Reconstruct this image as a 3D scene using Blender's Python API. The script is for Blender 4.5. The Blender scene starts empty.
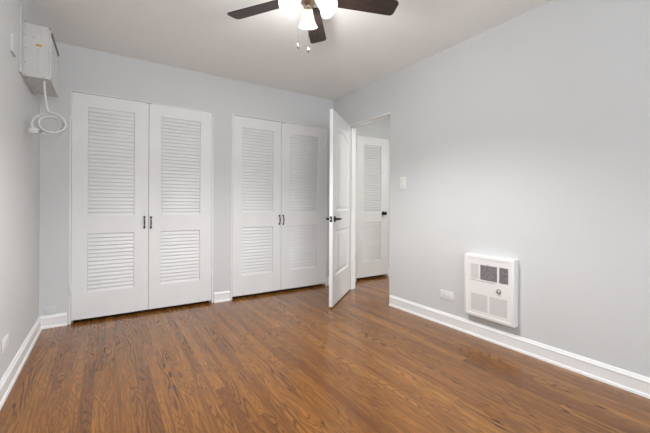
import bpy, bmesh, math, random
from mathutils import Vector, Matrix

random.seed(4)
scene = bpy.context.scene
COL = scene.collection
PI = math.pi

# ------------------------------------------------------------------ camera
YAW, ROLL = 0.5773, 0.0048
F_PX, W_PX, H_PX, HORIZON = 335.3, 650.0, 433.0, 205.26
cam_data = bpy.data.cameras.new('camera')
cam_data.sensor_fit = 'HORIZONTAL'
cam_data.sensor_width = 36.0
cam_data.lens = 36.0 * F_PX / W_PX
cam_data.shift_y = (HORIZON - H_PX / 2) / W_PX
cam_data.clip_start = 0.02
cam = bpy.data.objects.new('camera', cam_data)
COL.objects.link(cam)
_r = Vector((math.cos(YAW), -math.sin(YAW), 0))
_f = Vector((math.sin(YAW), math.cos(YAW), 0))
_u = Vector((0, 0, 1))
_r2 = _r * math.cos(ROLL) + _u * math.sin(ROLL)
_u2 = _u * math.cos(ROLL) - _r * math.sin(ROLL)
M = Matrix((_r2, _u2, -_f)).transposed().to_4x4()
M.translation = Vector((0, 0, 1.06))
cam.matrix_world = M
scene.camera = cam

# ------------------------------------------------------------------ light, world, exposure
scene.view_settings.view_transform = 'Standard'
scene.view_settings.look = 'None'
scene.view_settings.gamma = 1.0
scene.view_settings.exposure = 0.17
scene.view_settings.use_curve_mapping = False
try:
    scene.cycles.max_bounces = 12
    scene.cycles.diffuse_bounces = 8
    scene.cycles.use_denoising = True
except Exception:
    pass
world = bpy.data.worlds.new('daylight')
scene.world = world
world.use_nodes = True
world.node_tree.nodes['Background'].inputs[0].default_value = (0.80, 0.88, 1.0, 1)
world.node_tree.nodes['Background'].inputs[1].default_value = 1.0


def area(name, loc, rot, sx, sy, power, color):
    d = bpy.data.lights.new(name, 'AREA')
    d.shape = 'RECTANGLE'
    d.size, d.size_y = sx, sy
    d.energy = power
    d.color = color
    o = bpy.data.objects.new(name, d)
    o.location, o.rotation_euler = loc, rot
    COL.objects.link(o)
    return o


# daylight through the wide window of the wall behind the camera, and an unseen light added to brighten the hallway
area('window_daylight', (0.75, -2.07, 1.45), (PI / 2, 0, 0), 2.1, 1.5, 46, (0.92, 0.97, 1.0))
area('hallway_added_light', (3.65, 1.85, 2.40), (0, 0, 0), 0.3, 0.3, 25, (1.0, 0.96, 0.89))

# ------------------------------------------------------------------ room dimensions
XL, XR, YB, H = -0.476, 2.537, 3.700, 2.461
WT = 0.12            # wall thickness
YR = -2.0            # wall behind the camera
XH = 3.95            # far side of the hallway


# ------------------------------------------------------------------ materials
def new_mat(name):
    m = bpy.data.materials.new(name)
    m.use_nodes = True
    nt = m.node_tree
    return m, nt, nt.nodes['Principled BSDF']


def math_node(nt, op, a, b=None, c=None):
    n = nt.nodes.new('ShaderNodeMath')
    n.operation = op
    for i, v in enumerate((a, b, c)):
        if v is None:
            continue
        if isinstance(v, (int, float)):
            n.inputs[i].default_value = v
        else:
            nt.links.new(v, n.inputs[i])
    return n.outputs[0]


def painted(name, color, rough=0.6, var=0.03, scale=3.0, bump=0.0, bump_scale=90.0, spec=0.35):
    m, nt, b = new_mat(name)
    tc = nt.nodes.new('ShaderNodeTexCoord')
    n = nt.nodes.new('ShaderNodeTexNoise')
    n.inputs['Scale'].default_value = scale
    n.inputs['Detail'].default_value = 3
    nt.links.new(tc.outputs['Object'], n.inputs['Vector'])
    r = nt.nodes.new('ShaderNodeValToRGB')
    r.color_ramp.elements[0].position = 0.3
    r.color_ramp.elements[1].position = 0.7
    r.color_ramp.elements[0].color = tuple(c * (1 - var) for c in color) + (1,)
    r.color_ramp.elements[1].color = tuple(min(1, c * (1 + var)) for c in color) + (1,)
    nt.links.new(n.outputs['Fac'], r.inputs['Fac'])
    nt.links.new(r.outputs['Color'], b.inputs['Base Color'])
    b.inputs['Roughness'].default_value = rough
    b.inputs['Specular IOR Level'].default_value = spec
    if bump:
        n2 = nt.nodes.new('ShaderNodeTexNoise')
        n2.inputs['Scale'].default_value = bump_scale
        n2.inputs['Detail'].default_value = 4
        nt.links.new(tc.outputs['Object'], n2.inputs['Vector'])
        bp = nt.nodes.new('ShaderNodeBump')
        bp.inputs['Strength'].default_value = bump
        bp.inputs['Distance'].default_value = 0.002
        nt.links.new(n2.outputs['Fac'], bp.inputs['Height'])
        nt.links.new(bp.outputs['Normal'], b.inputs['Normal'])
    return m


def metal(name, color, rough=0.3, metallic=1.0, var=0.1):
    m = painted(name, color, rough, var, 40, spec=0.5)
    m.node_tree.nodes['Principled BSDF'].inputs['Metallic'].default_value = metallic
    return m


def glow(name, color, strength, base):
    m, nt, b = new_mat(name)
    b.inputs['Base Color'].default_value = base + (1,)
    b.inputs['Roughness'].default_value = 0.35
    b.inputs['Emission Color'].default_value = color + (1,)
    b.inputs['Emission Strength'].default_value = strength
    tc = nt.nodes.new('ShaderNodeTexCoord')
    n = nt.nodes.new('ShaderNodeTexNoise')
    n.inputs['Scale'].default_value = 30
    nt.links.new(tc.outputs['Object'], n.inputs['Vector'])
    v = math_node(nt, 'MULTIPLY_ADD', n.outputs['Fac'], strength * 0.2, strength * 0.9)
    nt.links.new(v, b.inputs['Emission Strength'])
    return m


def hardwood(name):
    """Stained strip-oak floor: narrow boards along Y, random lengths and tones, cathedral grain."""
    m, nt, b = new_mat(name)
    L = nt.links
    tc = nt.nodes.new('ShaderNodeTexCoord')
    sep = nt.nodes.new('ShaderNodeSeparateXYZ')
    L.new(tc.outputs['Object'], sep.inputs[0])
    X, Y = sep.outputs[0], sep.outputs[1]
    BW, BL = 0.0585, 1.35
    xs = math_node(nt, 'DIVIDE', X, BW)
    ix = math_node(nt, 'FLOOR', xs)
    fx = math_node(nt, 'FRACT', xs)
    wn = nt.nodes.new('ShaderNodeTexWhiteNoise')
    wn.noise_dimensions = '1D'
    L.new(ix, wn.inputs['W'])
    yo = math_node(nt, 'MULTIPLY', wn.outputs['Value'], 17.3)
    ys = math_node(nt, 'DIVIDE', math_node(nt, 'ADD', Y, yo), BL)
    iy = math_node(nt, 'FLOOR', ys)
    fy = math_node(nt, 'FRACT', ys)
    cid = nt.nodes.new('ShaderNodeCombineXYZ')
    L.new(ix, cid.inputs[0]); L.new(iy, cid.inputs[1])
    wn2 = nt.nodes.new('ShaderNodeTexWhiteNoise')
    wn2.noise_dimensions = '2D'
    L.new(cid.outputs[0], wn2.inputs['Vector'])
    rid = wn2.outputs['Value']
    sepc = nt.nodes.new('ShaderNodeSeparateColor')
    L.new(wn2.outputs['Color'], sepc.inputs[0])
    rid2 = sepc.outputs[1]
    # board tone
    ramp = nt.nodes.new('ShaderNodeValToRGB')
    cr = ramp.color_ramp
    cr.elements[0].position, cr.elements[0].color = 0.0, (0.215, 0.080, 0.015, 1)
    cr.elements[1].position, cr.elements[1].color = 1.0, (0.400, 0.172, 0.036, 1)
    for p, c in ((0.14, (0.275, 0.106, 0.020, 1)), (0.5, (0.325, 0.130, 0.025, 1)), (0.86, (0.355, 0.146, 0.029, 1))):
        e = cr.elements.new(p); e.color = c
    L.new(rid, ramp.inputs['Fac'])
    # grain coordinates, shifted per board
    gz = math_node(nt, 'MULTIPLY', rid, 61.0)
    def grain_vec(sx, sy):
        c = nt.nodes.new('ShaderNodeCombineXYZ')
        L.new(math_node(nt, 'MULTIPLY', X, sx), c.inputs[0])
        L.new(math_node(nt, 'MULTIPLY', Y, sy), c.inputs[1])
        L.new(gz, c.inputs[2])
        return c.outputs[0]
    def noise(vec, scale, detail, rough=0.5):
        n = nt.nodes.new('ShaderNodeTexNoise')
        n.inputs['Scale'].default_value = scale
        n.inputs['Detail'].default_value = detail
        n.inputs['Roughness'].default_value = rough
        L.new(vec, n.inputs['Vector'])
        return n.outputs['Fac']
    low = noise(grain_vec(13.0, 1.5), 1.0, 1.0, 0.4)
    fine = noise(grain_vec(75, 9), 1.0, 2.0)
    ph = math_node(nt, 'ADD', math_node(nt, 'MULTIPLY', low, 98.0), math_node(nt, 'MULTIPLY', fine, 2.4))
    wave = math_node(nt, 'MULTIPLY_ADD', math_node(nt, 'SINE', ph), 0.5, 0.5)
    wave = math_node(nt, 'POWER', wave, 2.6)
    amt = math_node(nt, 'MULTIPLY_ADD', math_node(nt, 'POWER', rid2, 1.2), 0.40, 0.62)
    patch = noise(grain_vec(5, 1.6), 1.0, 2.0)
    mr = nt.nodes.new('ShaderNodeMapRange')
    mr.inputs['From Min'].default_value = 0.35
    mr.inputs['From Max'].default_value = 0.65
    mr.inputs['To Min'].default_value = 0.62
    mr.inputs['To Max'].default_value = 1.0
    L.new(patch, mr.inputs['Value'])
    dark = math_node(nt, 'MULTIPLY', math_node(nt, 'MULTIPLY', wave, amt), mr.outputs[0])
    pores = noise(grain_vec(210, 7), 1.0, 2.0, 0.6)
    mp = nt.nodes.new('ShaderNodeMapRange')
    mp.inputs['From Min'].default_value = 0.40
    mp.inputs['From Max'].default_value = 0.66
    mp.inputs['To Min'].default_value = 0.0
    mp.inputs['To Max'].default_value = 0.62
    L.new(pores, mp.inputs['Value'])
    dark = math_node(nt, 'MAXIMUM', dark, mp.outputs[0])
    streak = noise(grain_vec(58, 1.4), 1.0, 3.0, 0.65)
    ms = nt.nodes.new('ShaderNodeMapRange')
    ms.inputs['From Min'].default_value = 0.44
    ms.inputs['From Max'].default_value = 0.70
    ms.inputs['To Min'].default_value = 0.0
    ms.inputs['To Max'].default_value = 0.75
    L.new(streak, ms.inputs['Value'])
    dark = math_node(nt, 'MAXIMUM', dark, ms.outputs[0])
    # seams
    ex = math_node(nt, 'LESS_THAN', math_node(nt, 'MINIMUM', fx, math_node(nt, 'SUBTRACT', 1.0, fx)), 0.014)
    ey = math_node(nt, 'LESS_THAN', math_node(nt, 'MINIMUM', fy, math_node(nt, 'SUBTRACT', 1.0, fy)), 0.0012)
    seam = math_node(nt, 'MULTIPLY', math_node(nt, 'MAXIMUM', ex, ey), 0.55)
    dark = math_node(nt, 'MAXIMUM', dark, seam)
    mix = nt.nodes.new('ShaderNodeMix')
    mix.data_type = 'RGBA'
    L.new(dark, mix.inputs['Factor'])
    L.new(ramp.outputs['Color'], mix.inputs['A'])
    mix.inputs['B'].default_value = (0.048, 0.017, 0.006, 1)
    L.new(mix.outputs['Result'], b.inputs['Base Color'])
    ro = math_node(nt, 'MULTIPLY_ADD', fine, 0.10, 0.16)
    L.new(ro, b.inputs['Roughness'])
    b.inputs['Specular IOR Level'].default_value = 0.40
    b.inputs['Coat Weight'].default_value = 0.18
    b.inputs['Coat Roughness'].default_value = 0.16
    b.inputs['Coat IOR'].default_value = 1.55
    bp = nt.nodes.new('ShaderNodeBump')
    bp.inputs['Strength'].default_value = 0.25
    bp.inputs['Distance'].default_value = 0.0012
    hgt = math_node(nt, 'SUBTRACT', math_node(nt, 'MULTIPLY', noise(grain_vec(16, 0.9), 1.0, 1.0), 0.8), dark)
    L.new(hgt, bp.inputs['Height'])
    L.new(bp.outputs['Normal'], b.inputs['Normal'])
    return m


def walnut(name):
    m, nt, b = new_mat(name)
    tc = nt.nodes.new('ShaderNodeTexCoord')
    mp = nt.nodes.new('ShaderNodeMapping')
    mp.inputs['Scale'].default_value = (3, 45, 45)
    nt.links.new(tc.outputs['Object'], mp.inputs['Vector'])
    n = nt.nodes.new('ShaderNodeTexNoise')
    n.inputs['Scale'].default_value = 1.6
    n.inputs['Detail'].default_value = 4
    nt.links.new(mp.outputs[0], n.inputs['Vector'])
    r = nt.nodes.new('ShaderNodeValToRGB')
    r.color_ramp.elements[0].position = 0.3
    r.color_ramp.elements[1].position = 0.7
    r.color_ramp.elements[0].color = (0.012, 0.007, 0.006, 1)
    r.color_ramp.elements[1].color = (0.030, 0.017, 0.014, 1)
    nt.links.new(n.outputs['Fac'], r.inputs['Fac'])
    nt.links.new(r.outputs['Color'], b.inputs['Base Color'])
    b.inputs['Roughness'].default_value = 0.42
    return m


def pierced(name, light, dark, sx, sz, fill=0.5, horizontal=False):
    """Fine perforated / ribbed sheet metal (sizes in holes per metre along local Y and Z)."""
    m, nt, b = new_mat(name)
    L = nt.links
    tc = nt.nodes.new('ShaderNodeTexCoord')
    sep = nt.nodes.new('ShaderNodeSeparateXYZ')
    L.new(tc.outputs['Object'], sep.inputs[0])
    a = math_node(nt, 'FRACT', math_node(nt, 'MULTIPLY', sep.outputs[1], sx))
    c = math_node(nt, 'FRACT', math_node(nt, 'MULTIPLY', sep.outputs[2], sz))
    h1 = math_node(nt, 'LESS_THAN', a, fill)
    h2 = math_node(nt, 'LESS_THAN', c, fill)
    k = h2 if horizontal else math_node(nt, 'MULTIPLY', h1, h2)
    mix = nt.nodes.new('ShaderNodeMix')
    mix.data_type = 'RGBA'
    L.new(k, mix.inputs['Factor'])
    mix.inputs['A'].default_value = light + (1,)
    mix.inputs['B'].default_value = dark + (1,)
    L.new(mix.outputs['Result'], b.inputs['Base Color'])
    b.inputs['Roughness'].default_value = 0.5
    return m


MAT = dict(
    wall=painted('wall_paint', (0.628, 0.645, 0.656), 0.75, 0.012, 2.0, 0.08, 160, 0.2),
    ceiling=painted('ceiling_paint', (0.848, 0.866, 0.866), 0.85, 0.012, 2.0, 0.08, 120, 0.15),
    trim=painted('trim_paint', (0.82, 0.825, 0.83), 0.42, 0.015, 4.0, 0.05, 60),
    door=painted('door_paint', (0.765, 0.776, 0.785), 0.45, 0.02, 5.0, 0.06, 50),
    plastic=painted('white_plastic', (0.76, 0.76, 0.755), 0.4, 0.02, 20),
    floor=hardwood('stained_oak'),
    bronze=metal('oiled_bronze', (0.022, 0.020, 0.020), 0.4, 0.6),
    brass=metal('satin_brass', (0.42, 0.37, 0.28), 0.3),
    chrome=metal('chrome', (0.8, 0.8, 0.8), 0.12),
    walnut=walnut('dark_walnut'),
    shade=glow('lit_frosted_glass', (1.0, 0.93, 0.82), 1.0, (0.30, 0.29, 0.27)),
    bulb=glow('lit_bulb', (1.0, 0.92, 0.80), 12.0, (0.9, 0.9, 0.9)),
    enamel=painted('white_enamel', (0.80, 0.80, 0.80), 0.35, 0.015, 8),
    case=painted('unit_casing', (0.57, 0.575, 0.57), 0.5, 0.04, 10),
    grille_light=pierced('pierced_panel', (0.72, 0.72, 0.72), (0.45, 0.45, 0.46), 260, 260, 0.6),
    grille_rib=pierced('ribbed_panel', (0.74, 0.74, 0.74), (0.42, 0.42, 0.42), 130, 130, 0.45),
    grille_dark=pierced('dark_mesh', (0.25, 0.24, 0.25), (0.085, 0.083, 0.088), 200, 110, 0.55, True),
    dark=painted('dark_void', (0.05, 0.05, 0.052), 0.7, 0.1, 20),
    fin2=painted('heater_fin', (0.34, 0.32, 0.335), 0.4, 0.30, 55),
    dark2=painted('heater_void', (0.15, 0.14, 0.148), 0.6, 0.3, 40),
    fin=painted('grey_fin', (0.30, 0.30, 0.295), 0.5, 0.05, 20),
    orange=painted('orange_sticker', (0.62, 0.30, 0.05), 0.5, 0.1, 60),
    paper=painted('paper_sticker', (0.60, 0.605, 0.60), 0.6, 0.02, 60),
    ink=painted('grey_print', (0.47, 0.475, 0.48), 0.6, 0.1, 60),
    cord=painted('cord_vinyl', (0.66, 0.665, 0.66), 0.45, 0.02, 30),
)


# ------------------------------------------------------------------ mesh helpers
class MB:
    def __init__(self):
        self.bm = bmesh.new()

    def box(self, x0, y0, z0, x1, y1, z1, bevel=0.0, seg=2, mat=None):
        r = bmesh.ops.create_cube(self.bm, size=1.0)
        vs = r['verts']
        for v in vs:
            v.co = Vector(((x0 + x1) / 2 + v.co.x * (x1 - x0), (y0 + y1) / 2 + v.co.y * (y1 - y0), (z0 + z1) / 2 + v.co.z * (z1 - z0)))
        if bevel:
            es = list({e for v in vs for e in v.link_edges})
            r2 = bmesh.ops.bevel(self.bm, geom=es, offset=bevel, segments=seg, affect='EDGES', profile=0.5)
            vs = list({v for f in r2['faces'] for v in f.verts} | {v for v in vs if v.is_valid})
        if mat is not None:
            bmesh.ops.transform(self.bm, matrix=mat, verts=[v for v in vs if v.is_valid])
        return self

    def prism(self, pts, axis, a, b):
        """Extrude a closed 2-D outline along an axis: 'x' -> pts are (y, z), 'y' -> (x, z), 'z' -> (x, y)."""
        def P(p, t):
            return {'x': (t, p[0], p[1]), 'y': (p[0], t, p[1]), 'z': (p[0], p[1], t)}[axis]
        v0 = [self.bm.verts.new(P(p, a)) for p in pts]
        v1 = [self.bm.verts.new(P(p, b)) for p in pts]
        n = len(pts)
        fs = [self.bm.faces.new(v0), self.bm.faces.new(list(reversed(v1)))]
        for i in range(n):
            fs.append(self.bm.faces.new((v0[i], v1[i], v1[(i + 1) % n], v0[(i + 1) % n])))
        return v0 + v1

    def tube(self, pts, r, seg=10, closed=False, cap=True):
        pts = [Vector(p) for p in pts]
        n = len(pts)
        rings = []
        prev = None
        for i, p in enumerate(pts):
            if closed:
                t = pts[(i + 1) % n] - pts[i - 1]
            else:
                t = pts[min(i + 1, n - 1)] - pts[max(i - 1, 0)]
            t.normalize()
            if prev is None:
                a = Vector((0, 0, 1)) if abs(t.z) < 0.9 else Vector((1, 0, 0))
                u = t.cross(a).normalized()
            else:
                u = (prev - t * prev.dot(t)).normalized()
            prev = u
            w = t.cross(u)
            rr = r[i] if isinstance(r, (list, tuple)) else r
            rings.append([self.bm.verts.new(p + (u * math.cos(2 * PI * k / seg) + w * math.sin(2 * PI * k / seg)) * rr) for k in range(seg)])
        m = n if closed else n - 1
        for i in range(m):
            A, B = rings[i], rings[(i + 1) % n]
            for k in range(seg):
                self.bm.faces.new((A[k], A[(k + 1) % seg], B[(k + 1) % seg], B[k]))
        if cap and not closed:
            self.bm.faces.new(list(reversed(rings[0])))
            self.bm.faces.new(rings[-1])
        return self

    def lathe(self, prof, seg=32, mat=None, cap=True):
        """prof: list of (radius, height) about local Z."""
        mat = mat or Matrix()
        rings = []
        for r, z in prof:
            if r < 1e-6:
                rings.append([self.bm.verts.new(mat @ Vector((0, 0, z)))])
            else:
                rings.append([self.bm.verts.new(mat @ Vector((r * math.cos(2 * PI * k / seg), r * math.sin(2 * PI * k / seg), z))) for k in range(seg)])
        for A, B in zip(rings, rings[1:]):
            for k in range(seg):
                k2 = (k + 1) % seg
                if len(A) == 1 and len(B) == 1:
                    continue
                if len(A) == 1:
                    self.bm.faces.new((A[0], B[k2], B[k]))
                elif len(B) == 1:
                    self.bm.faces.new((A[k], A[k2], B[0]))
                else:
                    self.bm.faces.new((A[k], A[k2], B[k2], B[k]))
        if cap:
            for R in (rings[0], rings[-1]):
                if len(R) > 1:
                    self.bm.faces.new(R)
        return self

    def build(self, name, mat, parent=None, smooth=None, loc=None, rot=None):
        bmesh.ops.recalc_face_normals(self.bm, faces=self.bm.faces)
        me = bpy.data.meshes.new(name)
        self.bm.to_mesh(me)
        self.bm.free()
        if smooth:
            me.shade_smooth()
            try:
                me.set_sharp_from_angle(angle=math.radians(smooth))
            except Exception:
                pass
        me.materials.append(mat)
        o = bpy.data.objects.new(name, me)
        COL.objects.link(o)
        if parent is not None:
            o.parent = parent
        if loc is not None:
            o.location = loc
        if rot is not None:
            o.rotation_euler = rot
        return o


def tag(o, label, cat, kind=None, group=None):
    o['label'], o['category'] = label, cat
    if kind:
        o['kind'] = kind
    if group:
        o['group'] = group
    return o


def empty(name, loc, rz=0.0):
    o = bpy.data.objects.new(name, None)
    o.empty_display_size = 0.05
    o.location = loc
    o.rotation_euler = (0, 0, rz)
    COL.objects.link(o)
    return o


def structure(o, label, cat):
    return tag(o, label, cat, 'structure')


# ------------------------------------------------------------------ room shell
YC = 4.42            # back of the closets
m = MB(); m.box(XL - WT, YR - WT, -0.08, XH + WT, YC + WT, 0.0)
structure(m.build('floor', MAT['floor']), 'narrow-board oak floor stained warm brown', 'floor')
m = MB(); m.box(XL - WT, YR - WT, H, XH + WT, YC + WT, H + 0.08)
structure(m.build('ceiling', MAT['ceiling']), 'flat white painted ceiling above the fan', 'ceiling')
m = MB(); m.box(XL - WT, YR - WT, 0, XL, YC + WT, H)
structure(m.build('wall_left', MAT['wall']), 'pale grey wall carrying the air conditioner', 'wall')

# right wall with the doorway to the hall
DY0, DY1, DZ = 2.612, 3.385, 2.062
m = MB()
m.box(XR, YR, 0, XR + WT, DY0 + 0.016, H)
m.box(XR, DY1, 0, XR + WT, YB, H)
m.box(XR, DY0 + 0.016, DZ, XR + WT, DY1, H)
structure(m.build('wall_right', MAT['wall']), 'pale grey wall with the heater and the open doorway', 'wall')

# back wall: one wall past two bedroom closets and the hall closet
OPEN = [(-0.263, 0.9535, 2.058), (1.176, 2.426, 2.069), (2.935, 3.536, 2.055)]
m = MB()
x = XL
for a, b, top in OPEN:
    m.box(x, YB, 0, a, YB + WT, H)
    m.box(a, YB, top, b, YB + WT, H)
    x = b
m.box(x, YB, 0, XH, YB + WT, H)
structure(m.build('wall_back', MAT['wall']), 'pale grey wall around the white louvered closets', 'wall')

m = MB()
m.box(XL, YC, 0, XH, YC + WT, H)
for xx in (1.03, 2.60):
    m.box(xx, YB + WT, 0, xx + 0.06, YC, H)
structure(m.build('wall_closet', MAT['wall']), 'closet interior wall behind the louvered doors', 'wall')

# wall behind the camera, open where the window is
m = MB()
WX0, WX1, WZ0, WZ1 = -0.30, 1.80, 0.70, 2.20
m.box(XL, YR - WT, 0, WX0, YR, H)
m.box(WX1, YR - WT, 0, XH, YR, H)
m.box(WX0, YR - WT, 0, WX1, YR, WZ0)
m.box(WX0, YR - WT, WZ1, WX1, YR, H)
structure(m.build('wall_rear', MAT['wall']), 'pale grey wall behind the viewer with the window opening', 'wall')

m = MB()
m.box(XH, YR, 0, XH + WT, YC + WT, H)
m.box(XR + WT, 1.3, 0, XH, 1.3 + WT, H)
structure(m.build('wall_hall', MAT['wall']), 'pale grey hallway wall beyond the doorway', 'wall')


# baseboards: plinth with a cap moulding and a shoe moulding
def base_profile():
    # (distance out from the wall, height)
    return [(0, 0), (0.024, 0), (0.0235, 0.009), (0.020, 0.016), (0.0145, 0.019), (0.0145, 0.078),
            (0.017, 0.082), (0.0165, 0.089), (0.011, 0.094), (0.008, 0.104), (0.0045, 0.108), (0, 0.108)]


BP = base_profile()
m = MB(); m.prism([(XL + d, z) for d, z in BP], 'y', YR, YB)
structure(m.build('baseboard_left', MAT['trim'], smooth=25), 'white baseboard along the wall under the air conditioner', 'baseboard')
m = MB(); m.prism([(XR - d, z) for d, z in BP], 'y', YR, DY0 - 0.002)
structure(m.build('baseboard_right', MAT['trim'], smooth=25), 'white baseboard under the wall heater', 'baseboard')
m = MB(); m.prism([(XR - d, z) for d, z in BP], 'y', DY1 + 0.035, YB)
structure(m.build('baseboard_corner', MAT['trim'], smooth=25), 'short white baseboard behind the open door', 'baseboard')
for nm, a, b, lab in (('baseboard_back_left', XL + 0.01, -0.288, 'short white baseboard between the left wall corner and the wider closet'),
                      ('baseboard_back_middle', 0.979, 1.149, 'short white baseboard between the two closets'),
                      ('baseboard_back_right', 2.453, XR - 0.01, 'short white baseboard between closet and corner behind the open door'),
                      ('baseboard_hall', 3.562, XH, 'white baseboard beside the hallway closet door')):
    m = MB(); m.prism([(YB - d, z) for d, z in BP], 'x', a, b)
    structure(m.build(nm, MAT['trim'], smooth=25), lab, 'baseboard')

# thin painted jambs lining the closet openings (their edges show beside the doors)
JL = ['white jamb edge around the doors of the closet nearer the air conditioner', 'white jamb edge around the doors of the closet by the corner',
      'white jamb edge around the hallway closet door']
for i, (a, b, top) in enumerate(OPEN):
    m = MB()
    e = 0.013
    m.box(a - e, YB - 0.005, 0, a + 0.001, YB + WT, top, 0.0015, 1)
    m.box(b - 0.001, YB - 0.005, 0, b + e, YB + WT, top, 0.0015, 1)
    m.box(a - e, YB - 0.0015, top - 0.001, b + e, YB + WT, top + 0.006)
    # stops behind the doors
    m.box(a, YB + 0.045, 0, a + 0.012, YB + 0.075, top)
    m.box(b - 0.012, YB + 0.045, 0, b, YB + 0.075, top)
    m.box(a, YB + 0.045, top - 0.012, b, YB + 0.075, top)
    t = m.build('trim_%d' % (i + 1), MAT['trim'])
    structure(t, JL[i], 'trim')
    if i < 2:
        mid = (a + b) / 2
        k = MB(); k.box(mid - 0.03, YB - 0.012, top - 0.012, mid + 0.03, YB + 0.02, top - 0.004, 0.002, 1)
        k.build('catch_plate', MAT['chrome'], t)

# doorway jamb
m = MB()
m.box(XR + 0.012, DY0 + 0.0155, 0, XR + WT + 0.004, DY0 + 0.0275, DZ - 0.016)
m.box(XR - 0.004, DY1 - 0.016, 0, XR + WT + 0.004, DY1, DZ, 0.001, 1)
m.box(XR - 0.0005, DY0, DZ - 0.016, XR + WT + 0.004, DY1, DZ)
m.box(XR + 0.045, DY0 + 0.027, 0, XR + 0.080, DY0 + 0.036, DZ - 0.016)
m.box(XR + 0.045, DY1 - 0.027, 0, XR + 0.080, DY1 - 0.016, DZ - 0.016)
m.box(XR + 0.045, DY0 + 0.016, DZ - 0.027, XR + 0.080, DY1 - 0.016, DZ - 0.016)
structure(m.build('trim_4', MAT['door']), 'white jamb and stops lining the doorway to the hall', 'trim')


# ------------------------------------------------------------------ louvered doors
T = 0.035


def hinge(parent, x, y, z, mat, h=0.089):
    k = MB()
    k.lathe([(0.0, -h / 2 - 0.004), (0.004, -h / 2 - 0.003), (0.0062, -h / 2), (0.0062, h / 2), (0.004, h / 2 + 0.003), (0.0, h / 2 + 0.004)], 12)
    k.box(-0.012, 0.002, -h / 2, 0.012, 0.005, h / 2)
    return k.build('hinge', mat, parent, smooth=40, loc=(x, y, z))


def bow_pull(parent, x, z0, z1):
    k = MB()
    n = 12
    pts, rad = [], []
    for i in range(n + 1):
        t = i / n
        pts.append((0, -0.012 - 0.014 * math.sin(PI * t), z0 + (z1 - z0) * t))
        rad.append(0.0034 + 0.0022 * math.sin(PI * t) ** 2)
    k.tube(pts, rad, 10)
    for zz in (z0, z1):
        R = Matrix.Translation((0, 0, zz)) @ Matrix.Rotation(PI / 2, 4, 'X')
        k.lathe([(0.0, 0.019), (0.005, 0.018), (0.0095, 0.013), (0.010, 0.009), (0.006, 0.005), (0.0085, 0.0)], 14, R)
    return k.build('pull_handle', MAT['bronze'], parent, smooth=50, loc=(x, 0, 0))


def louver_door(name, x0, x1, z0, z1, la, lb, zones, hinge_left, label, tilt=18):
    """x0..x1 door edges, la..lb louver span, zones [(zb, zt)]: world coordinates."""
    root = empty(name, (x0, YB - 0.003, 0))
    structure(root, label, 'door')
    w = x1 - x0
    a, b = la - x0, lb - x0
    m = MB()
    bv = 0.0018
    m.box(0, 0, z0, a, T, z1, bv)
    m.box(b, 0, z0, w, T, z1, bv)
    zs = [z0] + [v for z in zones for v in z] + [z1]
    for i in range(0, len(zs), 2):
        m.box(a - 0.001, 0.0, zs[i], b + 0.001, T, zs[i + 1])
    m.build('door_frame', MAT['door'], root)
    for zb, zt in zones:
        n = round((zt - zb) / 0.0355)
        p = (zt - zb) / n
        k = MB()
        for i in range(n):
            zc = zb + p * (i + 0.5)
            th = math.radians(tilt)
            R = Matrix.Translation((0, 0.0125, zc)) @ Matrix.Rotation(-th, 4, 'X')
            k.box(a + 0.0005, -0.0035, -0.0235, b - 0.0005, 0.0035, 0.0235, 0.003, 2, R)
        k.build('louver_panel', MAT['door'], root, smooth=40)
    for hz in (z1 - 0.17, z0 + 0.27):
        hinge(root, -0.003 if hinge_left else w + 0.003, -0.004, hz, MAT['door'])
    return root


UP, LO = (0.955, 1.935), (0.262, 0.793)
d1 = louver_door('door_1', -0.260, 0.3435, 0.030, 2.052, -0.142, 0.221, (LO, UP), True,
                 'tall white louvered closet door closest to the air conditioner, hinged toward it')
bow_pull(d1, 0.309 + 0.260, 0.838, 0.938)
d2 = louver_door('door_2', 0.3465, 0.9505, 0.030, 2.054, 0.454, 0.829, (LO, UP), False,
                 'right-hand white louvered door of the closet nearer the air conditioner')
bow_pull(d2, 0.366 - 0.3465 + 0.0, 0.834, 0.934)
d3 = louver_door('door_3', 1.179, 1.7725, 0.032, 2.062, 1.285, 1.667, ((0.258, 0.802), (0.972, 1.937)), True,
                 'left-hand white louvered door of the closet beside the open door')
bow_pull(d3, 1.7500 - 1.179, 0.832, 0.932)
d4 = louver_door('door_4', 1.7755, 2.423, 0.032, 2.064, 1.892, 2.285, ((0.258, 0.802), (0.965, 1.937)), False,
                 'white louvered closet door partly hidden behind the open paneled door')
bow_pull(d4, 1.800 - 1.7755, 0.830, 0.930)
d6 = louver_door('door_6', 2.938, 3.533, 0.036, 2.050, 3.066, 3.392, ((0.258, 0.815), (0.960, 1.925)), True,
                 'white louvered door with dark knob seen through the doorway', 31)
k = MB()
R = Matrix.Translation((0.500, 0, 0.945)) @ Matrix.Rotation(PI / 2, 4, 'X')
k.lathe([(0.030, 0.0), (0.030, 0.006), (0.024, 0.010), (0.011, 0.013), (0.010, 0.030), (0.020, 0.036), (0.027, 0.046), (0.026, 0.056), (0.017, 0.063), (0.0, 0.065)], 24, R)
k.build('door_knob', MAT['bronze'], d6, smooth=40)


# ------------------------------------------------------------------ open two-panel door
def arch_loop(x0, x1, z0, z1, rise, i, n=14):
    """Counter-clockwise outline: flat bottom and sides, cambered top; inset by i."""
    a, b = x0 + i, x1 - i
    zb, zt = z0 + i, z1 - i
    pts = [(a, zb), (b, zb)]
    r = rise * (b - a) / (x1 - x0)
    for k in range(n + 1):
        t = k / n
        xx = b + (a - b) * t
        pts.append((xx, zt - r + r * (math.sin(PI * t) ** 0.75 if rise else 0)))
    return pts


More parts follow.
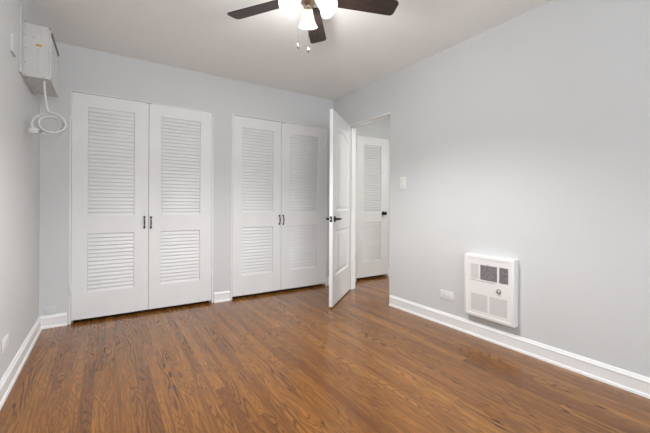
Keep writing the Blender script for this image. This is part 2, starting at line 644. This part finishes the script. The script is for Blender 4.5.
def paneled_door():
    LW, Z0, Z1 = 0.785, 0.016, 2.046
    ang = math.atan2(-0.634, -0.773)
    root = empty('door_5', (2.525, 3.360, 0), ang)
    structure(root, 'white two-panel door with arched top panel standing open', 'door')
    m = MB()
    bm = m.bm
    panels = [(0.105, LW - 0.118, 1.000, 1.885, 0.075), (0.105, LW - 0.118, 0.318, 0.800, 0.0)]
    for yf, sgn in ((0.0, 1), (T, -1)):        # each face; sgn: direction into the slab
        def V(x, z, d=0.0):
            return bm.verts.new((x, yf + sgn * d, z))
        def quad(x0, z0, x1, z1):
            bm.faces.new([V(x0, z0), V(x1, z0), V(x1, z1), V(x0, z1)])
        pa, pb = panels[0][0], panels[0][1]
        quad(0, Z0, pa, Z1); quad(pb, Z0, LW, Z1)
        quad(pa, Z0, pb, panels[1][2]); quad(pa, panels[1][3], pb, panels[0][2])
        top = arch_loop(*panels[0], 0.0)[2:]
        for (xa, za), (xb, zb) in zip(top, top[1:]):
            bm.faces.new([V(xa, za), V(xb, zb), V(xb, Z1), V(xa, Z1)])
        for p in panels:
            loops = []
            for ins, dep in ((0, 0), (0.004, 0.002), (0.013, 0.0115), (0.026, 0.012), (0.052, 0.003)):
                loops.append([V(xx, zz, dep) for xx, zz in arch_loop(*p, ins)])
            n = len(loops[0])
            for A, B in zip(loops, loops[1:]):
                for q in range(n):
                    bm.faces.new([A[q], A[(q + 1) % n], B[(q + 1) % n], B[q]])
            bm.faces.new(loops[-1])
    def side(x0, z0, x1, z1):
        bm.faces.new([bm.verts.new(c) for c in ((x0, 0, z0), (x1, 0, z1), (x1, T, z1), (x0, T, z0))])
    side(0, Z0, LW, Z0); side(LW, Z0, LW, Z1); side(LW, Z1, 0, Z1); side(0, Z1, 0, Z0)
    bmesh.ops.remove_doubles(bm, verts=bm.verts, dist=1e-5)
    m.build('door_slab', MAT['door'], root)
    # lever sets on both faces
    hx, hz = LW - 0.068, 0.917
    for yf, s in ((0.0, -1), (T, 1)):
        k = MB()
        R = Matrix.Translation((hx, yf, hz)) @ Matrix.Rotation(-s * PI / 2, 4, 'X')
        k.lathe([(0.032, 0.0), (0.032, 0.006), (0.026, 0.011), (0.012, 0.013), (0.010, 0.045), (0.0125, 0.052), (0.0, 0.056)], 24, R)
        y2 = yf + s * 0.048
        pts = [(hx + 0.006, y2, hz), (hx - 0.02, y2, hz + 0.001), (hx - 0.05, y2 + s * 0.003, hz + 0.002),
               (hx - 0.08, y2 + s * 0.002, hz - 0.002), (hx - 0.105, y2 - s * 0.004, hz - 0.004), (hx - 0.115, y2 - s * 0.010, hz - 0.002)]
        k.tube(pts, [0.010, 0.0105, 0.0095, 0.009, 0.0085, 0.005], 12)
        k.build('lever_handle', MAT['bronze'], root, smooth=45)
    k = MB(); k.box(LW - 0.0005, 0.005, hz - 0.029, LW + 0.0015, T - 0.005, hz + 0.029, 0.001, 1)
    lp = k.build('latch_plate', MAT['bronze'], root)
    k = MB(); k.box(LW, 0.011, hz - 0.009, LW + 0.010, T - 0.013, hz + 0.009, 0.002, 1)
    k.build('latch_bolt', MAT['chrome'], lp)
    for z in (0.25, 1.03, 1.82):
        k = MB()
        k.lathe([(0.0, -0.049), (0.0045, -0.048), (0.0065, -0.045), (0.0065, 0.045), (0.0045, 0.048), (0.0, 0.049)], 12)
        k.build('hinge', MAT['trim'], root, smooth=40, loc=(-0.006, -0.003, z))


paneled_door()


# ------------------------------------------------------------------ wall heater
def wall_heater():
    # local: x = out of the wall (+x -> into the room), y along the wall, origin at wall, bottom centre
    y0, y1, z0, z1, D = 1.288, 1.692, 0.176, 0.666, 0.060
    root = empty('wall_heater', (XR, 0, 0))
    tag(root, 'white built-in wall heater with grilles and a control knob', 'heater')
    # surrounding case as a ring (slightly rounded), inset front panel
    fr = 0.026
    m = MB()
    loops = []
    for ins, xx in ((0.0, 0.0), (0.0, -D + 0.006), (0.0018, -D + 0.0018), (0.006, -D), (fr - 0.002, -D), (fr, -D + 0.002), (fr, 0.0)):
        loops.append([m.bm.verts.new((xx, yy, zz)) for yy, zz in ((y0 + ins, z0 + ins), (y1 - ins, z0 + ins), (y1 - ins, z1 - ins), (y0 + ins, z1 - ins))])
    for A, B in zip(loops, loops[1:] + loops[:1]):
        for q in range(4):
            m.bm.faces.new([A[q], A[(q + 1) % 4], B[(q + 1) % 4], B[q]])
    m.build('case', MAT['enamel'], root, smooth=40)
    # front panel with windows for the grilles
    pf = -D + 0.003
    a, b, c, d = y0 + fr - 0.004, y1 - fr + 0.004, z0 + fr - 0.004, z1 - fr + 0.004
    uz0, uz1 = 0.478, 0.596
    lz0, lz1 = 0.226, 0.360
    cols_u = [(1.331, 1.400), (1.415, 1.553), (1.566, 1.633)]
    cols_l = [(1.338, 1.474), (1.492, 1.630)]
    m = MB()
    def strip(ya, yb, za, zb):
        m.box(pf, ya, za, pf + 0.012, yb, zb)
    strip(a, b, uz1, d); strip(a, b, lz1, uz0); strip(a, b, c, lz0)
    for cols, za, zb in ((cols_u, uz0, uz1), (cols_l, lz0, lz1)):
        prev = a
        for ya, yb in cols:
            strip(prev, ya, za, zb); prev = yb
        strip(prev, b, za, zb)
    m.build('front_panel', MAT['enamel'], root)
    # dark opening in the middle with fine louvers in front of a black void
    def grille(ya, yb, za, zb, mat, name, fins=None, finmat=None, vertical=False):
        dep = 0.008 if fins else 0.0012
        k = MB(); k.box(pf + dep, ya - 0.002, za - 0.002, pf + 0.011, yb + 0.002, zb + 0.002)
        g = k.build(name, mat, root)
        if fins:
            k = MB()
            for i in range(fins):
                t = (i + 0.5) / fins
                if vertical:
                    yy = ya + (yb - ya) * t
                    k.box(pf + 0.001, yy - 0.0022, za, pf + 0.008, yy + 0.0022, zb)
                else:
                    zz = za + (zb - za) * t
                    k.box(pf + 0.001, ya, zz - 0.0019, pf + 0.008, yb, zz + 0.0019)
            k.build('fins', finmat, g)
        return g
    grille(*cols_u[2], uz0, uz1, MAT['grille_rib'], 'pale_grille', 9, MAT['enamel'], True)
    g = grille(*cols_u[1], uz0, uz1, MAT['dark2'], 'dark_grille', 16, MAT['fin2'])
    g['label'] = 'dark grey outlet grille'
    g = grille(*cols_u[0], uz0, uz1, MAT['dark2'], 'dark_grille', 7, MAT['fin2'], True)
    g['label'] = 'narrow dark vertical grille'
    for q in cols_l:
        grille(*q, lz0, lz1, MAT['grille_light'], 'pierced_grille')
    k = MB(); k.box(pf - 0.006, 1.487, uz1 - 0.010, pf + 0.004, 1.493, uz1 + 0.006, 0.001, 1)
    k.build('grille_clip', MAT['fin'], root)
    k = MB()
    R = Matrix.Translation((pf, 1.402, 0.414)) @ Matrix.Rotation(-PI / 2, 4, 'Y')
    k.lathe([(0.0165, 0.0), (0.0165, 0.003), (0.012, 0.004), (0.0125, 0.016), (0.010, 0.020), (0.0, 0.021)], 24, R)
    kn = k.build('control_knob', MAT['chrome'], root, smooth=35)
    kn['label'] = 'chrome control knob'
    k = MB(); k.lathe([(0.0185, 0.0), (0.0185, 0.0022), (0.0155, 0.0024)], 24, R, cap=True)
    k.build('knob_bezel', MAT['dark'], kn)
    # thin lip under the panel; dark block stands in for the shadow gap below
    k = MB()
    k.box(pf - 0.003, 1.435, 0.4665, pf + 0.002, 1.64, 0.4685)
    k.build('crease', MAT['fin'], root)
    k = MB(); k.box(-0.030, y0 + 0.035, z0 - 0.006, -0.012, y0 + 0.060, z0 + 0.002, 0.002, 1)
    k.build('foot_shadow', MAT['dark'], root)


wall_heater()


# ------------------------------------------------------------------ plates on the walls
def receptacle_plate(name, label, cat, loc, rz, w, h, mat, kind, thick=0.006):
    """Local frame: x along the wall, -y out of the wall, z up; origin at plate centre on the wall."""
    root = empty(name, loc, rz)
    tag(root, label, cat)
    k = MB(); k.box(-w / 2, -thick, -h / 2, w / 2, 0.0, h / 2, 0.0028, 3)
    k.build('cover_plate', mat, root, smooth=40)
    if kind == 'duplex':            # two receptacle faces side by side
        for s in (-1, 1):
            k = MB()
            k.box(s * 0.0195 - 0.0145, -thick - 0.0022, -0.0165, s * 0.0195 + 0.0145, -thick + 0.001, 0.0165, 0.002, 2)
            f = k.build('receptacle', mat, root, smooth=40)
            k = MB()
            k.box(s * 0.0195 - 0.005, -thick - 0.0026, 0.005, s * 0.0195 + 0.004, -thick - 0.0015, 0.0072)
            k.box(s * 0.0195 - 0.005, -thick - 0.0026, -0.0072, s * 0.0195 + 0.004, -thick - 0.0015, -0.005)
            k.build('slots', MAT['dark'], f)
        k = MB(); k.lathe([(0.003, -0.001), (0.003, 0.0008), (0.0, 0.0012)], 10, Matrix.Translation((0, -thick, 0)) @ Matrix.Rotation(PI / 2, 4, 'X'))
        k.build('screw', mat, root)
    elif kind == 'rocker':
        k = MB()
        k.box(-0.0165, -thick - 0.001, -0.033, 0.0165, -thick + 0.001, 0.033, 0.0008, 1)
        f = k.build('rocker_frame', mat, root)
        k = MB()
        k.prism([(-thick - 0.0005, -0.031), (-thick - 0.006, -0.031), (-thick - 0.0025, 0.0), (-thick - 0.0015, 0.031), (-thick - 0.0005, 0.031)], 'x', -0.0145, 0.0145)
        k.build('rocker', mat, root)
        k = MB(); k.box(0.003, -thick - 0.0055, -0.022, 0.007, -thick - 0.003, -0.012)
        k.build('indicator', MAT['fin'], f)
    elif kind == 'single':
        k = MB(); k.box(-0.017, -thick - 0.002, -0.017, 0.017, -thick + 0.001, 0.017, 0.002, 2)
        k.build('receptacle', mat, root)
    return root


receptacle_plate('wall_outlet', 'white horizontal outlet plate left of the wall heater', 'outlet', (XR, 1.901, 0.265), -PI / 2, 0.140, 0.078, MAT['plastic'], 'duplex')
receptacle_plate('light_switch', 'white rocker light switch beside the doorway', 'switch', (XR, 2.434, 1.287), -PI / 2, 0.080, 0.130, MAT['plastic'], 'rocker')
receptacle_plate('wall_outlet', 'white outlet plate low on the left wall by its baseboard', 'outlet', (XL, 2.556, 0.276), PI / 2, 0.128, 0.074, MAT['plastic'], 'duplex')
receptacle_plate('wall_outlet', 'wall-coloured outlet plate just above baseboard, left of the closets', 'outlet', (-0.405, YB, 0.143), 0, 0.076, 0.070, MAT['wall'], 'single')
receptacle_plate('wall_plate', 'small pale box cover high on the wall near the air conditioner', 'wall plate', (XL, 2.690, 2.004), PI / 2, 0.112, 0.104, MAT['wall'], 'blank', 0.014)


# ------------------------------------------------------------------ air conditioner through the left wall
def air_conditioner():
    root = empty('air_conditioner', (XL, 2.95, 1.910))
    tag(root, 'boxy white air conditioner high on the wall with coiled cord', 'air conditioner')
    Wd, Ht, D = 0.455, 0.353, 0.141       # along the wall (y), height, projection
    m = MB()
    m.box(0.0, 0.0, 0.0, D, Wd, Ht, 0.003, 2)
    m.build('casing', MAT['case'], root)
    # mounting flange on the wall, standing up past the top
    m = MB()
    m.box(0.0, -0.075, -0.002, 0.012, -0.001, Ht + 0.070, 0.002, 1)
    m.box(0.0, -0.001, Ht + 0.001, 0.010, Wd, Ht + 0.018, 0.002, 1)
    m.box(0.0, Wd + 0.001, -0.004, 0.012, Wd + 0.014, Ht + 0.020, 0.002, 1)
    fl = m.build('mounting_flange', MAT['case'], root)
    for zz in (0.005, 0.09, 0.185, 0.275, 0.332, 0.362):
        R = Matrix.Translation((0.019, 0.0, zz)) @ Matrix.Rotation(PI / 2, 4, 'X')
        m = MB(); m.lathe([(0.0036, 0.0), (0.0036, 0.0012), (0.0, 0.002)], 10, R)
        m.build('screw', MAT['fin'], root)
    # front grille
    fx = D
    m = MB()
    m.box(fx, 0.006, 0.0, fx + 0.010, Wd, Ht - 0.040, 0.003, 2)
    m.box(fx, 0.006, Ht - 0.040, fx + 0.010, 0.03, Ht, 0.002, 1)
    m.box(fx, Wd - 0.02, Ht - 0.040, fx + 0.010, Wd, Ht, 0.002, 1)
    m.box(fx, 0.006, Ht - 0.012, fx + 0.010, Wd, Ht, 0.002, 1)
    fp = m.build('front_panel', MAT['case'], root)
    m = MB()
    n = 22
    for i in range(n):
        yy = 0.03 + (Wd - 0.06) * (i + 0.5) / n
        m.box(fx + 0.008, yy - 0.003, 0.03, fx + 0.013, yy + 0.003, Ht - 0.06)
    m.build('intake_ribs', MAT['case'], fp)
    m = MB()
    m.box(fx - 0.001, 0.03, Ht - 0.040, fx + 0.003, Wd - 0.02, Ht - 0.012)
    v = m.build('air_outlet', MAT['dark'], root)
    m = MB()
    for i in range(2):
        zz = Ht - 0.033 + 0.011 * i
        m.box(fx + 0.003, 0.03, zz, fx + 0.016, Wd - 0.02, zz + 0.003)
    m.build('vanes', MAT['fin'], v)
    # sticker and pressed louver column on the near side
    m = MB(); m.box(0.072, -0.0012, 0.228, 0.092, 0.0005, 0.290)
    st = m.build('rating_label', MAT['paper'], root)
    m = MB(); m.box(0.072, -0.0018, 0.212, 0.104, 0.0005, 0.225)
    s2 = m.build('warning_sticker', MAT['orange'], root)
    s2['label'] = 'orange warning sticker'
    m = MB(); m.box(0.071, -0.0010, 0.020, 0.104, 0.0005, 0.208)
    st2 = m.build('information_label', MAT['paper'], root)
    m = MB()
    for i in range(14):
        zz = 0.026 + 0.0128 * i
        m.box(0.075, -0.0016, zz, 0.075 + 0.025 - 0.004 * ((i * 7) % 3), -0.0005, zz + 0.004)
    m.build('print_lines', MAT['ink'], st2)
    for (xx, zz) in ((0.062, 0.265), (0.112, 0.008)):
        m = MB(); m.lathe([(0.004, 0.0), (0.004, 0.001), (0.0, 0.002)], 10, Matrix.Translation((xx, 0, zz)) @ Matrix.Rotation(PI / 2, 4, 'X'))
        m.build('screw', MAT['fin'], root)
    # base pan details
    for (xx, yy) in ((0.02, 0.05), (0.03, 0.24), (0.04, 0.36)):
        m = MB(); m.lathe([(0.006, 0.001), (0.006, -0.003), (0.0, -0.004)], 10, Matrix.Translation((xx, yy, 0)))
        m.build('drain_plug', MAT['fin'], root)
    # cord: drops from the casing and hangs in a loose coil
    m = MB()
    cx, cy, cz = 0.132, 0.100, -0.288       # coil centre (local)
    pts = [(0.112, 0.052, 0.004), (0.112, 0.055, -0.03), (0.114, 0.066, -0.09), (0.120, 0.080, -0.15), (0.124, 0.09, -0.185)]
    turns, per = 4.25, 22
    for i in range(int(turns * per) + 1):
        t = i / per
        a = PI / 2 - 2 * PI * t
        wob = 0.007 * math.sin(5 * t + 1)
        rx = 0.080 + wob
        rz = 0.066 + 0.008 * math.cos(3.1 * t)
        ox = 0.020 * math.sin(2.2 * t)
        pts.append((cx + ox + rx * math.cos(a), cy + 0.016 * (t - 2.0) + 0.006 * math.sin(a), cz + rz * math.sin(a) + 0.008 * math.cos(2 * t)))
    e = Vector(pts[-1])
    pts += [tuple(e + Vector((-0.03, -0.012, -0.035))), tuple(e + Vector((-0.075, -0.03, -0.06)))]
    cd = m.tube(pts, 0.0075, 8)
    cdo = m.build('power_cord', MAT['cord'], root, smooth=60)
    m = MB()
    m.box(cx - 0.098, cy - 0.065, cz - 0.080, cx - 0.048, cy - 0.030, cz - 0.046, 0.005, 2)
    pl = m.build('plug', MAT['cord'], cdo, smooth=40)
    m = MB()
    m.box(cx - 0.048, cy - 0.056, cz - 0.072, cx - 0.030, cy - 0.042, cz - 0.058, 0.003, 1)
    m.build('strain_relief', MAT['fin'], pl)
    m = MB()
    m.box(cx + 0.045, cy - 0.035, cz - 0.070, cx + 0.057, cy + 0.040, cz - 0.036, 0.004, 1)
    m.build('cord_tie', MAT['cord'], cdo)


air_conditioner()


# ------------------------------------------------------------------ ceiling fan
def ceiling_fan():
    cx, cy, zb, R = 1.020, 1.765, 2.330, 0.574
    root = empty('ceiling_fan', (cx, cy, zb))
    tag(root, 'dark-bladed ceiling fan with three lit frosted glass shades', 'ceiling fan')
    top = H - zb
    m = MB()
    m.lathe([(0.0, top), (0.085, top), (0.092, top - 0.012), (0.080, top - 0.030), (0.105, top - 0.040), (0.118, top - 0.062),
             (0.116, top - 0.095), (0.095, top - 0.110), (0.060, top - 0.116), (0.0, top - 0.116)], 40)
    m.build('motor_housing', MAT['brass'], root, smooth=35)
    m = MB()
    m.lathe([(0.0, 0.014), (0.062, 0.014), (0.064, 0.006), (0.060, -0.010), (0.048, -0.024), (0.046, -0.040), (0.034, -0.052), (0.012, -0.060),
             (0.009, -0.070), (0.0, -0.074)], 32)
    kit = m.build('light_kit', MAT['brass'], root, smooth=35)
    # blades
    base = math.radians(51.6)
    r0 = 0.150
    outline = []
    w0, w1, cr = 0.054, 0.063, 0.026
    outline += [(r0, -w0), (R - cr * 1.2, -w1)]
    for i in range(1, 7):
        a = -PI / 2 + (PI / 2) * i / 6
        outline.append((R - cr + cr * math.cos(a) - 0.004 * (6 - i) / 6, -w1 + cr + cr * math.sin(a)))
    for i in range(0, 7):
        a = (PI / 2) * i / 6
        outline.append((R - cr + cr * math.cos(a), w1 - cr + cr * math.sin(a)))
    outline += [(r0, w0), (r0 - 0.012, w0 * 0.6), (r0 - 0.012, -w0 * 0.6)]
    bmesh_src = None
    blades = []
    for k in range(5):
        a = base + k * 2 * PI / 5
        if bmesh_src is None:
            m = MB()
            m.prism(outline, 'z', -0.003, 0.003)
            b = m.build('blade', MAT['walnut'], root)
            m = MB()
            m.prism([(0.085, -0.012), (0.13, -0.016), (0.165, -0.034), (0.205, -0.036), (0.222, -0.020), (0.195, -0.008), (0.195, 0.008),
                     (0.222, 0.020), (0.205, 0.036), (0.165, 0.034), (0.13, 0.016), (0.085, 0.012)], 'z', 0.0035, 0.0075)
            br = m.build('blade_iron', MAT['brass'], b)
            bmesh_src = (b, br)
        else:
            b = bmesh_src[0].copy(); COL.objects.link(b); b.parent = root
            br = bmesh_src[1].copy(); COL.objects.link(br); br.parent = b
        b.rotation_euler = (math.radians(-11), 0, a)
        blades.append(b)
    # three tulip shades
    prof_out = [(0.022, 0.0), (0.026, 0.004), (0.029, 0.016), (0.033, 0.034), (0.038, 0.054), (0.044, 0.074), (0.052, 0.092), (0.060, 0.106), (0.063, 0.111)]
    prof = prof_out + [(0.0605, 0.112), (0.057, 0.104), (0.049, 0.090), (0.041, 0.073), (0.035, 0.054), (0.030, 0.034), (0.026, 0.016), (0.019, 0.005)]
    n_src = None
    for k in range(3):
        az = math.radians(60 + 120 * k)
        tilt = math.radians(180 - 44)
        Mx = Matrix.Rotation(az, 4, 'Z') @ Matrix.Translation((0.066, 0, -0.032)) @ Matrix.Rotation(tilt, 4, 'Y')
        if n_src is None:
            m = MB(); m.lathe(prof, 36, cap=False)
            s = m.build('lamp_shade', MAT['shade'], root, smooth=50)
            m = MB(); m.lathe([(0.0, -0.034), (0.012, -0.034), (0.020, -0.026), (0.025, -0.012), (0.026, 0.004), (0.023, 0.0045), (0.021, 0.001), (0.0, 0.001)], 24)
            f = m.build('shade_holder', MAT['brass'], s, smooth=40)
            m = MB(); m.lathe([(0.0, 0.002), (0.012, 0.004), (0.013, 0.028), (0.020, 0.045), (0.025, 0.062), (0.022, 0.078), (0.012, 0.087), (0.0, 0.089)], 20)
            bl = m.build('bulb', MAT['bulb'], s, smooth=60)
            n_src = (s, f, bl)
        else:
            s = n_src[0].copy(); COL.objects.link(s); s.parent = root
            for q in n_src[1:]:
                c = q.copy(); COL.objects.link(c); c.parent = s
        s.matrix_local = Mx
        d = bpy.data.lights.new('bulb_light', 'SPOT')
        d.spot_size = math.radians(140)
        d.spot_blend = 0.6
        d.energy = 38.0
        d.color = (1.0, 0.985, 0.965)
        d.shadow_soft_size = 0.05
        g = bpy.data.lights.new('bulb_glow', 'POINT')     # the part of its light that leaves sideways and up
        g.energy = 8.8
        g.color = d.color
        g.shadow_soft_size = 0.05
        for q in (d, g):
            lo = bpy.data.objects.new(q.name, q)
            lo.location = Vector((cx, cy, zb)) + Mx @ Vector((0, 0, 0.135))
            COL.objects.link(lo)
    # pull chains with fobs
    for (dx, dy, zl) in ((-0.046, 0.040, -0.310), (0.004, 0.002, -0.338)):
        z_top = -0.048 if dx < -0.01 else -0.070
        m = MB()
        m.tube([(dx, dy, z_top + 0.02), (dx, dy, zl + 0.03)], 0.0013, 6)
        nb = 26
        ch = m.build('pull_chain', MAT['chrome'], root)
        m = MB()
        m.lathe([(0.0, 0.026), (0.002, 0.025), (0.0035, 0.017), (0.005, 0.009), (0.0045, 0.003), (0.003, 0.0), (0.0, -0.001)], 12, Matrix.Translation((dx, dy, zl)))
        m.build('chain_fob', MAT['chrome'], ch, smooth=50)
        m = MB()
        m.lathe([(0.0, 0.006), (0.006, 0.004), (0.005, -0.004), (0.0, -0.006)], 10, Matrix.Translation((dx, dy, zl)))
        m.build('fob_cap', MAT['bronze'], ch, smooth=50)


ceiling_fan()
